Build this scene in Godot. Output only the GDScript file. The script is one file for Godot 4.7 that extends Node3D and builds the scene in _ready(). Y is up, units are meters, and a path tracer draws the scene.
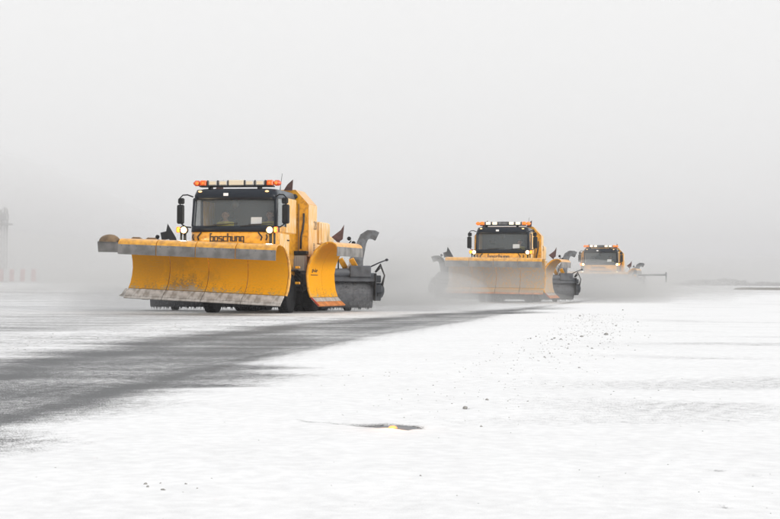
extends Node3D
# Three runway snow-clearing trucks in blowing snow.
# Runway runs along z. A truck's own axes: origin on the ground below the middle of the cab's front, +z ahead, +x its left side.

var M := {}
var used := {}
var env: Environment

# ---------------------------------------------------------------- small helpers
func lin(r: float, g: float, b: float, a := 1.0) -> Color:
	return Color(r, g, b, a).linear_to_srgb()

func V(x: float, y: float, z: float) -> Vector3:
	return Vector3(x, y, z)

func numbered(called: String) -> String:
	var n: int = used.get(called, 0)
	used[called] = n + 1
	return called if n == 0 else "%s_%03d" % [called, n]

func thing(called: String, label: String, category: String, at := Vector3.ZERO, group := "", kind := "") -> Node3D:
	var o := Node3D.new()
	o.name = numbered(called)
	add_child(o)
	o.position = at
	meta(o, label, category, group, kind)
	return o

func meta(o: Node, label: String, category: String, group := "", kind := "") -> void:
	if label: o.set_meta("label", label)
	if category: o.set_meta("category", category)
	if group: o.set_meta("group", group)
	if kind: o.set_meta("kind", kind)

func part(called: String, parent: Node3D, at := Vector3.ZERO, rot := Vector3.ZERO) -> Node3D:
	var o := Node3D.new()
	o.name = called
	parent.add_child(o, true)
	o.position = at
	o.rotation_degrees = rot
	return o

func T(smooth := false) -> SurfaceTool:
	var st := SurfaceTool.new()
	st.begin(Mesh.PRIMITIVE_TRIANGLES)
	st.set_smooth_group(0 if smooth else -1)
	return st

func put(st: SurfaceTool, called: String, mat: Material, parent: Node, at := Vector3.ZERO, rot := Vector3.ZERO) -> MeshInstance3D:
	st.generate_normals()
	var o := MeshInstance3D.new()
	o.mesh = st.commit()
	o.material_override = mat
	o.name = called
	parent.add_child(o, true)
	o.position = at
	o.rotation_degrees = rot
	return o

func quad(st: SurfaceTool, a: Vector3, b: Vector3, c: Vector3, d: Vector3) -> void:
	for p in [a, b, c, a, c, d]:
		st.add_vertex(p)

# a box with chamfered edges
func box(st: SurfaceTool, c: Vector3, s: Vector3, ch := 0.0, bs := Basis.IDENTITY) -> void:
	var h := s / 2.0
	ch = minf(ch, minf(h.x, minf(h.y, h.z)) * 0.9)
	if ch <= 0.0:
		var k := []
		for i in 8:
			k.append(c + bs * V(h.x * (1 if i & 1 else -1), h.y * (1 if i & 2 else -1), h.z * (1 if i & 4 else -1)))
		for f in [[0, 1, 3, 2], [5, 4, 6, 7], [4, 0, 2, 6], [1, 5, 7, 3], [2, 3, 7, 6], [4, 5, 1, 0]]:
			quad(st, k[f[0]], k[f[1]], k[f[2]], k[f[3]])
		return
	var i3 := h - V(ch, ch, ch)
	# P(sx,sy,sz,axis): corner of the face across that axis
	var P := func(sx: int, sy: int, sz: int, ax: int) -> Vector3:
		var p := V(i3.x * sx, i3.y * sy, i3.z * sz)
		p[ax] = h[ax] * [sx, sy, sz][ax]
		return c + bs * p
	for ax in 3:
		for s1 in [-1, 1]:
			var cs := []
			for q in [[-1, -1], [1, -1], [1, 1], [-1, 1]]:
				var sg := [0, 0, 0]
				sg[ax] = s1
				sg[(ax + 1) % 3] = q[0]
				sg[(ax + 2) % 3] = q[1]
				cs.append(P.call(sg[0], sg[1], sg[2], ax))
			if s1 > 0: quad(st, cs[3], cs[2], cs[1], cs[0])
			else: quad(st, cs[0], cs[1], cs[2], cs[3])
	for ax in 3:  # edges running along ax
		var b := (ax + 1) % 3
		var d := (ax + 2) % 3
		for sb in [-1, 1]:
			for sd in [-1, 1]:
				var lo := [0, 0, 0]
				var hi := [0, 0, 0]
				lo[ax] = -1; hi[ax] = 1
				lo[b] = sb; hi[b] = sb
				lo[d] = sd; hi[d] = sd
				var q1: Vector3 = P.call(lo[0], lo[1], lo[2], b)
				var q2: Vector3 = P.call(hi[0], hi[1], hi[2], b)
				var q3: Vector3 = P.call(hi[0], hi[1], hi[2], d)
				var q4: Vector3 = P.call(lo[0], lo[1], lo[2], d)
				if sb * sd > 0: quad(st, q1, q2, q3, q4)
				else: quad(st, q4, q3, q2, q1)
	for sx in [-1, 1]:
		for sy in [-1, 1]:
			for sz in [-1, 1]:
				var t := [P.call(sx, sy, sz, 0), P.call(sx, sy, sz, 1), P.call(sx, sy, sz, 2)]
				if sx * sy * sz > 0: t.reverse()
				for p in t: st.add_vertex(p)

func bar(st: SurfaceTool, a: Vector3, b: Vector3, w: float, t: float, ch := 0.0) -> void:
	var d := b - a
	var y := d.normalized()
	var x := y.cross(Vector3.FORWARD if absf(y.z) < 0.9 else Vector3.UP).normalized()
	var z := x.cross(y)
	box(st, (a + b) / 2.0, V(w, d.length(), t), ch, Basis(x, y, z))

func tube(st: SurfaceTool, pts: Array, r, sides := 10, cap := true) -> void:
	var rings := []
	var up := Vector3.UP
	for i in pts.size():
		var d: Vector3 = (pts[mini(i + 1, pts.size() - 1)] - pts[maxi(i - 1, 0)]).normalized()
		var x := d.cross(up)
		if x.length() < 0.2: x = d.cross(Vector3.RIGHT)
		x = x.normalized()
		var y := x.cross(d).normalized()
		up = y
		var rr: float = r[i] if r is Array else r
		var ring := []
		for k in sides:
			var a := TAU * k / sides
			ring.append(pts[i] + x * cos(a) * rr + y * sin(a) * rr)
		rings.append(ring)
	loft(st, rings, cap)

func loft(st: SurfaceTool, rings: Array, cap := true) -> void:
	var n: int = rings[0].size()
	for i in rings.size() - 1:
		for k in n:
			var l := (k + 1) % n
			quad(st, rings[i][k], rings[i][l], rings[i + 1][l], rings[i + 1][k])
	if cap:
		for e in [0, rings.size() - 1]:
			var c := Vector3.ZERO
			for p in rings[e]: c += p
			c /= n
			for k in n:
				var l := (k + 1) % n
				var tr := [rings[e][l], rings[e][k], c] if e == 0 else [rings[e][k], rings[e][l], c]
				for p in tr: st.add_vertex(p)

# section of the cab at height y: rectangle with rounded front corners
func section(y: float, hw: float, zf: float, zb: float, r: float) -> Array:
	var out := []
	for k in 7:
		var a := PI / 2 * k / 6
		out.append(V(hw - r + r * cos(a), y, zf - r + r * sin(a)))
	for k in 7:
		var a := PI / 2 + PI / 2 * k / 6
		out.append(V(-hw + r + r * cos(a), y, zf - r + r * sin(a)))
	for k in 4:
		var a := PI + PI / 2 * k / 3
		out.append(V(-hw + 0.06 + 0.06 * cos(a), y, zb + 0.06 + 0.06 * sin(a)))
	for k in 4:
		var a := PI * 1.5 + PI / 2 * k / 3
		out.append(V(hw - 0.06 + 0.06 * cos(a), y, zb + 0.06 + 0.06 * sin(a)))
	out.reverse()
	return out

# turned about x: pts are (x, radius)
func lathe_x(st: SurfaceTool, c: Vector3, pts: Array, sides := 28) -> void:
	var rings := []
	for p in pts:
		var ring := []
		for k in sides:
			var a := TAU * k / sides
			ring.append(c + V(p.x, p.y * sin(a), p.y * cos(a)))
		rings.append(ring)
	loft(st, rings, true)

func ball(st: SurfaceTool, c: Vector3, r: Vector3, n := 8) -> void:
	var rings := []
	for i in n + 1:
		var a := PI * i / n
		var ring := []
		for k in n * 2:
			var b := TAU * k / (n * 2)
			ring.append(c + V(r.x * maxf(sin(a), 0.02) * cos(b), r.y * cos(a), r.z * maxf(sin(a), 0.02) * sin(b)))
		rings.append(ring)
	loft(st, rings, true)

# polygon in x, y drawn out along z
func prism(st: SurfaceTool, poly: PackedVector2Array, z0: float, z1: float) -> void:
	var tri := Geometry2D.triangulate_polygon(poly)
	for i in range(0, tri.size(), 3):
		for k in [0, 1, 2]: st.add_vertex(V(poly[tri[i + k]].x, poly[tri[i + k]].y, z0))
		for k in [2, 1, 0]: st.add_vertex(V(poly[tri[i + k]].x, poly[tri[i + k]].y, z1))
	for i in poly.size():
		var a := poly[i]
		var b := poly[(i + 1) % poly.size()]
		quad(st, V(a.x, a.y, z0), V(b.x, b.y, z0), V(b.x, b.y, z1), V(a.x, a.y, z1))

# a bent plate: profile (forward, up) drawn out along x with a thickness; uv runs u0..u1 along x and 0..1 up the profile
func plate(st: SurfaceTool, prof: Array, x0: float, x1: float, thick: float, u0 := 0.0, u1 := 1.0, skew := 0.0) -> void:
	var n := prof.size()
	var front := []
	var back := []
	for i in n:
		var d: Vector2 = (prof[mini(i + 1, n - 1)] - prof[maxi(i - 1, 0)]).normalized()
		front.append(prof[i])
		back.append(prof[i] - Vector2(d.y, -d.x) * thick)
	for i in n - 1:
		var v0 := 1.0 - float(i) / (n - 1)
		var v1 := 1.0 - float(i + 1) / (n - 1)
		for side in 2:
			var p: Array = front if side == 0 else back
			var a := V(x0, p[i].y, p[i].x)
			var b := V(x1, p[i].y, p[i].x)
			var c := V(x1, p[i + 1].y, p[i + 1].x)
			var d := V(x0, p[i + 1].y, p[i + 1].x)
			var us := [[a, u0, v0], [b, u1, v0], [c, u1, v1], [a, u0, v0], [c, u1, v1], [d, u0, v1]]
			if side == 0: us.reverse()
			st.set_smooth_group(1 + side)
			for q in us:
				st.set_uv(Vector2(q[1], q[2]))
				st.add_vertex(q[0])
		st.set_smooth_group(-1)
		for e in 2:
			var x := x0 if e == 0 else x1
			var q := [V(x, front[i].y, front[i].x), V(x, front[i + 1].y, front[i + 1].x), V(x, back[i + 1].y, back[i + 1].x), V(x, back[i].y, back[i].x)]
			if e == 1: q.reverse()
			st.set_uv(Vector2(u0 if e == 0 else u1, (v0 + v1) / 2))
			quad(st, q[0], q[1], q[2], q[3])
	for e in [0, n - 1]:
		st.set_uv(Vector2(u0, 1.0 if e == 0 else 0.0))
		quad(st, V(x0, front[e].y, front[e].x), V(x1, front[e].y, front[e].x), V(x1, back[e].y, back[e].x), V(x0, back[e].y, back[e].x))

# ---------------------------------------------------------------- materials
func noise(seed_: int, freq: float, oct := 4, type := FastNoiseLite.TYPE_SIMPLEX_SMOOTH) -> FastNoiseLite:
	var n := FastNoiseLite.new()
	n.seed = seed_
	n.frequency = freq
	n.noise_type = type
	n.fractal_octaves = oct
	return n

# a seamless noise picture run through a list of [value, colour] stops
func ramp_tex(seed_: int, freq: float, oct: int, stops: Array, size := 256) -> ImageTexture:
	var src := noise(seed_, freq, oct).get_seamless_image(size, size).get_data()
	var lut := PackedByteArray()
	for v in 256:
		var f := v / 255.0
		var c: Color = stops[-1][1]
		for i in stops.size():
			if f <= stops[i][0]:
				c = stops[i][1] if i == 0 else stops[i - 1][1].lerp(stops[i][1], (f - stops[i - 1][0]) / (stops[i][0] - stops[i - 1][0]))
				break
		lut.append_array([c.r8, c.g8, c.b8])
	var out := PackedByteArray()
	out.resize(size * size * 3)
	for i in size * size:
		var k := src[i] * 3
		out[i * 3] = lut[k]
		out[i * 3 + 1] = lut[k + 1]
		out[i * 3 + 2] = lut[k + 2]
	return ImageTexture.create_from_image(Image.create_from_data(size, size, false, Image.FORMAT_RGB8, out))

func mat(called: String, c: Color, rough: float, metal := 0.0, tex: Texture2D = null, scale := 1.0) -> StandardMaterial3D:
	var m := StandardMaterial3D.new()
	m.resource_name = called
	m.albedo_color = c
	m.roughness = rough
	m.metallic = metal
	if tex:
		m.albedo_texture = tex
		m.uv1_triplanar = true
		m.uv1_scale = V(scale, scale, scale)
	M[called] = m
	return m

func lamp_mat(called: String, c: Color, glow: Color, energy: float) -> void:
	var m := mat(called, c, 0.25)
	m.emission_enabled = true
	m.emission = glow
	m.emission_energy_multiplier = energy

# paint of a plough board: u along the board, v up; dirt and caked snow as patches with their own outline
func board_tex(seed_: int, snow: float) -> ImageTexture:
	var w := 768
	var h := 384
	var n1 := noise(seed_, 0.012, 4)
	var n2 := noise(seed_ + 1, 0.07, 3)
	var n3 := noise(seed_ + 2, 0.35, 2)
	var n4 := noise(seed_ + 3, 0.03, 4)
	var im := Image.create(w, h, false, Image.FORMAT_RGB8)
	var clean := lin(0.78, 0.335, 0.003)
	var dull := lin(0.60, 0.27, 0.012)
	var mud := lin(0.20, 0.13, 0.08)
	var dust := lin(0.36, 0.325, 0.29)
	var white := lin(0.40, 0.40, 0.405)
	for y in h:
		var up := 1.0 - float(y) / h
		for x in w:
			var u := float(x) / w
			var a := n1.get_noise_2d(x, y * 0.6)
			var b := n2.get_noise_2d(x, y)
			var g := n3.get_noise_2d(x, y)
			var c := clean.lerp(dull, clampf(smoothstep(0.62, 0.18, u + a * 0.45) * 0.9 + b * 0.35 + 0.05, 0.0, 1.0))
			c = c.lerp(dull, clampf(g * 0.5, 0.0, 0.3))
			# splashes above the steel skirt
			var edge := 0.10 + 0.13 * n4.get_noise_2d(x, 7.0) + 0.14 * exp(-pow((u - 0.36) / 0.12, 2.0))
			var m := smoothstep(0.05, 0.2, edge - up * 0.75 + b * 0.16 + g * 0.14)
			c = c.lerp(mud, m * 0.8)
			var du := smoothstep(0.02, 0.2, edge * 0.8 - up + b * 0.12 + 0.1 * a)
			c = c.lerp(dust, du * 0.75)
			# scratches
			if n2.get_noise_2d(x * 0.15, y * 3.0 + 500.0) > 0.52: c = c.lerp(dust, 0.35)
			if snow > 0.0:
				var s := smoothstep(-0.12, 0.16, snow - 0.5 + b * 1.1 + g * 0.6 + a * 0.25 - smoothstep(0.45, 0.95, up) * 0.5 * (1.6 - snow))
				c = c.lerp(white.lerp(mud, clampf(0.15 + g * 1.6, 0.0, 0.75)), s)
			im.set_pixel(x, y, c)
	return ImageTexture.create_from_image(im)

func materials() -> void:
	var grime := ramp_tex(3, 0.03, 5, [[0.25, Color(0.80, 0.77, 0.73)], [0.45, Color(0.94, 0.93, 0.91)], [0.75, Color(1, 1, 1)]])
	var grey_grime := ramp_tex(9, 0.015, 6, [[0.2, Color(0.74, 0.73, 0.71)], [0.5, Color(0.9, 0.9, 0.9)], [0.8, Color(1, 1, 1)]])
	var frost := ramp_tex(17, 0.012, 6, [[0.25, Color(0.80, 0.80, 0.80)], [0.55, Color(0.92, 0.92, 0.93)], [0.8, Color(1, 1, 1)]])
	var m := mat("paint", lin(0.74, 0.345, 0.006), 0.35, 0.0, grime, 0.7)
	m.clearcoat_enabled = true
	m.clearcoat = 0.6
	m.clearcoat_roughness = 0.22
	m = mat("board", Color.WHITE, 0.6)
	m.metallic_specular = 0.22
	m.albedo_texture = board_tex(31, 0.0)
	m = mat("board_snowy", Color.WHITE, 0.75)
	m.albedo_texture = board_tex(57, 0.86)
	m = mat("board_caked", Color.WHITE, 0.8)
	m.albedo_texture = board_tex(81, 0.95)
	var pale_streaks := ramp_tex(27, 0.02, 6, [[0.25, lin(0.70, 0.40, 0.10)], [0.5, lin(0.68, 0.45, 0.20)], [0.75, lin(0.70, 0.56, 0.38)]])
	m = mat("pale_paint", Color.WHITE, 0.45, 0.0, pale_streaks, 0.8)  # paler tan version of the truck paint with upright pale streaks
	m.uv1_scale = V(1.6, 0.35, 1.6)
	mat("shaded_paint", lin(0.20, 0.125, 0.06), 0.6, 0.0, grey_grime, 1.5)  # paint darkened to brown: shade inside the end hood put into the colour
	mat("skirt", lin(0.50, 0.47, 0.44), 0.6, 0.0, grey_grime, 1.3)
	mat("orange_edge", lin(0.62, 0.22, 0.05), 0.55, 0.0, grey_grime, 1.0)
	mat("red_edge", lin(0.42, 0.05, 0.03), 0.55)
	mat("flap", lin(0.22, 0.21, 0.20), 0.6, 0.0, frost, 0.8)
	mat("black", lin(0.011, 0.013, 0.017), 0.5, 0.0, grey_grime, 0.7).metallic_specular = 0.3
	mat("cowl", lin(0.010, 0.014, 0.022), 0.3).metallic_specular = 0.3
	mat("roof", lin(0.08, 0.095, 0.115), 0.4, 0.0, grey_grime, 0.7)
	mat("steel", lin(0.17, 0.18, 0.195), 0.5, 0.3, grey_grime, 1.1)
	mat("dark_steel", lin(0.030, 0.034, 0.042), 0.55, 0.2, frost, 1.0)
	mat("broom_hood", lin(0.085, 0.094, 0.108), 0.6, 0.0, frost, 0.9)
	mat("bristle", lin(0.12, 0.125, 0.135), 0.9, 0.0, frost, 2.5)
	mat("rubber", lin(0.016, 0.017, 0.020), 0.85, 0.0, grey_grime, 1.2).metallic_specular = 0.3
	mat("rim", lin(0.35, 0.34, 0.33), 0.55, 0.4, grey_grime, 1.0)
	mat("radiator", lin(0.36, 0.37, 0.38), 0.5, 0.5)
	mat("interior", lin(0.018, 0.020, 0.024), 0.8)
	mat("lining", lin(0.17, 0.175, 0.185), 0.8)
	mat("white_plate", lin(0.75, 0.76, 0.78), 0.5)
	mat("beige", lin(0.62, 0.56, 0.44), 0.45)
	mat("ink", lin(0.014, 0.012, 0.012), 0.5)
	mat("faded_ink", lin(0.20, 0.13, 0.07), 0.6)
	mat("reflector", lin(0.10, 0.045, 0.04), 0.35, 0.0, grey_grime, 1.5)
	var g := mat("glass", lin(0.19, 0.23, 0.26, 0.24), 0.03)
	g.transparency = BaseMaterial3D.TRANSPARENCY_ALPHA
	g = mat("side_glass", lin(0.30, 0.34, 0.35, 0.35), 0.05)
	g.transparency = BaseMaterial3D.TRANSPARENCY_ALPHA
	g = mat("clear_lens", lin(0.48, 0.48, 0.47), 0.2)
	lamp_mat("amber", lin(0.70, 0.11, 0.01), lin(1.0, 0.16, 0.01), 0.07)
	lamp_mat("amber_dark", lin(0.55, 0.06, 0.008), lin(1.0, 0.1, 0.01), 0.04)
	lamp_mat("amber_lit", lin(0.75, 0.16, 0.02), lin(1.0, 0.26, 0.03), 0.25)
	lamp_mat("headlight_lit", lin(0.4, 0.25, 0.1), lin(1.0, 0.50, 0.19), 2.0)
	lamp_mat("strobe_lit", lin(0.5, 0.4, 0.3), lin(1.0, 0.66, 0.34), 1.6)
	lamp_mat("marker_lit", lin(0.9, 0.6, 0.3), lin(1.0, 0.55, 0.25), 0.5)
	lamp_mat("inset_lit", lin(0.25, 0.10, 0.03), lin(1.0, 0.27, 0.085), 0.9)
	var v := mat("person", Color.WHITE, 0.8)
	v.vertex_color_use_as_albedo = true
	mat("hair", lin(0.03, 0.022, 0.018), 0.8)
	mat("ice", lin(0.27, 0.265, 0.25), 0.75)
	mat("far_mast", lin(0.22, 0.22, 0.22), 0.7)
	mat("far_red", lin(0.42, 0.05, 0.04), 0.7)
	mat("far_white", lin(0.7, 0.7, 0.7), 0.7)
	mat("far_leaf", lin(0.06, 0.055, 0.05), 0.95)
	mat("dry_grass", lin(0.13, 0.105, 0.075), 0.95, 0.0, grey_grime, 0.2)

# ---------------------------------------------------------------- the truck
const MB := [Vector2(0.16, 0.60), Vector2(0.06, 0.74), Vector2(0.0, 0.92), Vector2(-0.03, 1.12), Vector2(0.0, 1.32), Vector2(0.08, 1.52), Vector2(0.20, 1.68), Vector2(0.34, 1.80), Vector2(0.50, 1.865)]
const ROLL := [Vector2(0.50, 1.872), Vector2(0.60, 1.880), Vector2(0.69, 1.855), Vector2(0.745, 1.80), Vector2(0.76, 1.735)]

func front_plough(root: Node3D, kind: int) -> void:
	var p := part("front_plough", root, V([-0.30, -0.12, -0.1][kind], [0.025, 0.10, -0.16][kind], 1.25), V(0, [-8.0, -3.0, -2.0][kind], [-2.2, -0.6, -0.4][kind]))
	var L: float = [4.34, 4.12, 4.1][kind]
	p.scale.y = 0.955
	var n := 4
	var board: Material = M[["board", "board_snowy", "board_caked"][kind]]
	var flap_prof := [Vector2(0.772, 1.75), Vector2(0.778, 1.68), Vector2(0.775, 1.60), Vector2(0.765, 1.49)]
	for i in n:
		var x0 := -L / 2 + L * i / n + 0.011
		var x1 := -L / 2 + L * (i + 1) / n - 0.011
		var st := T()
		plate(st, MB, x0, x1, 0.03, float(i) / n, float(i + 1) / n)
		put(st, "mouldboard_panel", board, p)
		st = T()
		plate(st, ROLL, x0, x1, 0.03)
		put(st, "top_roll", M.paint, p)
		st = T()
		plate(st, flap_prof, x0 + 0.002, x1 - 0.002, 0.022)
		put(st, "rubber_flap", M.flap, p)
		st = T()
		plate(st, [Vector2(0.355, 0.40), Vector2(0.29, 0.47), Vector2(0.17, 0.585)], x0, x1, 0.035)
		put(st, "steel_skirt", M.skirt if kind == 0 else board, p)
		st = T()
		plate(st, [Vector2(0.40, 0.335), Vector2(0.362, 0.393)], x0, x1, 0.03)
		put(st, "cutting_edge", M.skirt if kind == 0 else M.orange_edge, p)
		# bolts along the roll
		st = T()
		for k in 5:
			var bx := x0 + (k + 0.5) * (x1 - x0) / 5
			box(st, V(bx, 1.72, 0.795), V(0.03, 0.03, 0.014), 0.004)
		put(st, "flap_bolts", M.steel, p).set_meta("kind", "stuff")
	for i in n - 1:  # hinge seam ribs at the back
		var st := T()
		box(st, V(-L / 2 + L * (i + 1) / n, 1.1, -0.14), V(0.05, 1.0, 0.16), 0.01)
		put(st, "back_rib", M.paint, p)
	# pointed end of the cutting edge
	var sp := T()
	prism(sp, PackedVector2Array([Vector2(-L / 2 - 0.22, 0.37), Vector2(-L / 2, 0.345), Vector2(-L / 2, 0.585), Vector2(-L / 2 - 0.05, 0.56), Vector2(-L / 2 - 0.12, 0.44)]), 0.20, 0.24)
	put(sp, "edge_tip", M.skirt, p)
	# end plate on the near side
	var ep := T()
	var poly := PackedVector2Array()
	for q in MB: poly.append(Vector2(-q.x, q.y))
	for i in range(MB.size() - 1, -1, -1): poly.append(Vector2(-MB[i].x + 0.10, MB[i].y - 0.02))
	prism(ep, poly, 0.0, 0.03)
	put(ep, "end_plate", M.paint, p, V(L / 2 + 0.004, 0, 0), V(0, 90, 0))
	if kind == 0:
		# swung end hood with its own flap
		var c := V(-L / 2 - 0.32, 1.80, 0.66)
		var dome := T(true)
		var rows := []
		for r in 6:
			var a := PI / 2 * r / 5
			var row := []
			for k in 17:
				var b := PI * k / 16
				row.append(c + V(0.30 * sin(a) * cos(b) + 0.0, 0.20 * sin(a) * sin(b), 0.20 * cos(a) - 0.05))
			rows.append(row)
		for r in 5:
			for k in 16: quad(dome, rows[r][k], rows[r][k + 1], rows[r + 1][k + 1], rows[r + 1][k])
		put(dome, "end_hood", M.shaded_paint, p)
		var ef := T()
		prism(ef, PackedVector2Array([Vector2(c.x - 0.30, 1.80), Vector2(c.x - 0.265, 1.52), Vector2(c.x + 0.30, 1.53), Vector2(c.x + 0.30, 1.80)]), 0.70, 0.72)
		put(ef, "end_flap", M.flap, p)
		for k in 2:
			var hb := T(true)
			tube(hb, [V(-L / 2 + 0.1 + k * 0.42, 1.86, 0.32), V(-L / 2 + 0.18 + k * 0.42, 1.925, 0.32), V(-L / 2 + 0.36 + k * 0.42, 1.925, 0.32), V(-L / 2 + 0.46 + k * 0.42, 1.87, 0.32)], 0.035, 8)
			put(hb, "lifting_bow", M.shaded_paint, p)
	# frame that carries the board
	var fr := T()
	for y in [0.62, 1.25]:
		box(fr, V(0, y, -0.24), V(L * 0.9, 0.12, 0.12), 0.015)
	for sx in [-0.7, 0.7]:
		bar(fr, V(sx, 0.62, -0.25), V(sx * 0.75, 0.75, -1.0), 0.14, 0.14, 0.02)
	put(fr, "push_frame", M.dark_steel, p)
	var cy := T(true)
	tube(cy, [V(0, 1.3, -0.25), V(0, 1.0, -1.1)], 0.06, 12)
	put(cy, "lift_cylinder", M.steel, p)

func wheel(root: Node3D, at: Vector3, twin := false) -> void:
	var w := part("wheel", root, at)
	var s := signf(at.x)
	var r := 0.53
	for k in (2 if twin else 1):
		var o := -s * 0.34 * k
		var st := T(true)
		lathe_x(st, V(o, 0, 0), [Vector2(-0.15, 0.30), Vector2(-0.165, 0.42), Vector2(-0.15, 0.49), Vector2(-0.12, 0.52), Vector2(0.12, 0.52), Vector2(0.15, 0.49), Vector2(0.165, 0.42), Vector2(0.15, 0.30)], 36)
		put(st, "tyre", M.rubber, w)
		st = T()
		for q in 30:
			for e in [-1, 1]:
				var a := TAU * (q + (0.5 if e > 0 else 0.0)) / 30
				box(st, V(o + e * 0.075, sin(a) * 0.522, cos(a) * 0.522), V(0.12, 0.026, 0.075), 0.005, Basis(Vector3.RIGHT, PI / 2 - a))
		put(st, "tread", M.rubber, w)
	var rm := T(true)
	lathe_x(rm, V(0, 0, 0), [Vector2(-0.10, 0.295), Vector2(s * 0.13, 0.295), Vector2(s * 0.125, 0.27), Vector2(s * 0.03, 0.25), Vector2(s * 0.02, 0.16), Vector2(s * 0.10, 0.14), Vector2(s * 0.13, 0.06)] if s > 0 else [Vector2(0.10, 0.295), Vector2(-0.13, 0.295), Vector2(-0.125, 0.27), Vector2(-0.03, 0.25), Vector2(-0.02, 0.16), Vector2(-0.10, 0.14), Vector2(-0.13, 0.06)], 28)
	put(rm, "rim", M.rim, w)
	var nt := T()
	for q in 10:
		var a := TAU * q / 10
		box(nt, V(s * 0.045, sin(a) * 0.20, cos(a) * 0.20), V(0.05, 0.03, 0.03), 0.006)
	put(nt, "wheel_nuts", M.steel, w).set_meta("kind", "stuff")

# the maker's name in heavy square letters, each stroke a bar: cell 1 wide, x-height 1
const GLYPHS := {
	"b": [[0, -0.1, 0, 1.65], [0, 1.65, 0.35, 1.65], [0, 1, 1, 1], [1, 1, 1, 0], [0, 0, 1, 0]],
	"o": [[0, 0, 0, 1], [0, 1, 1, 1], [1, 1, 1, 0], [1, 0, 0, 0]],
	"s": [[1, 1, 0, 1], [0, 1, 0, 0.5], [0, 0.5, 1, 0.5], [1, 0.5, 1, 0], [1, 0, 0, 0]],
	"c": [[1, 1, 0, 1], [0, 1, 0, 0], [0, 0, 1, 0]],
	"h": [[0, 0, 0, 1.65], [0, 1, 1, 1], [1, 1, 1, 0]],
	"u": [[0, 1, 0, 0], [0, 0, 1, 0], [1, 0, 1, 1]],
	"n": [[0, 0, 0, 1], [0, 1, 1, 1], [1, 1, 1, 0]],
	"g": [[0, 1, 0, 0], [0, 1, 1, 1], [0, 0, 1, 0], [1, 1, 1, -0.55], [1, -0.55, 0.3, -0.55]]}

func lettering(c: Node3D, at: Vector3) -> void:
	var x := 0.0
	for ch in "boschung":
		var st := T()
		var n := 0
		for q: Array in GLYPHS[ch]:
			var a := V(q[0] * 0.078, q[1] * 0.115, 0.0003 * n)
			var b := V(q[2] * 0.078, q[3] * 0.115, 0.0003 * n)
			var e := (b - a).normalized() * 0.013
			bar(st, a - e, b + e, 0.027, 0.010)
			n += 1
		put(st, "letter", M.ink, c, at + V(x, 0, 0))
		x += 0.118

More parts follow.
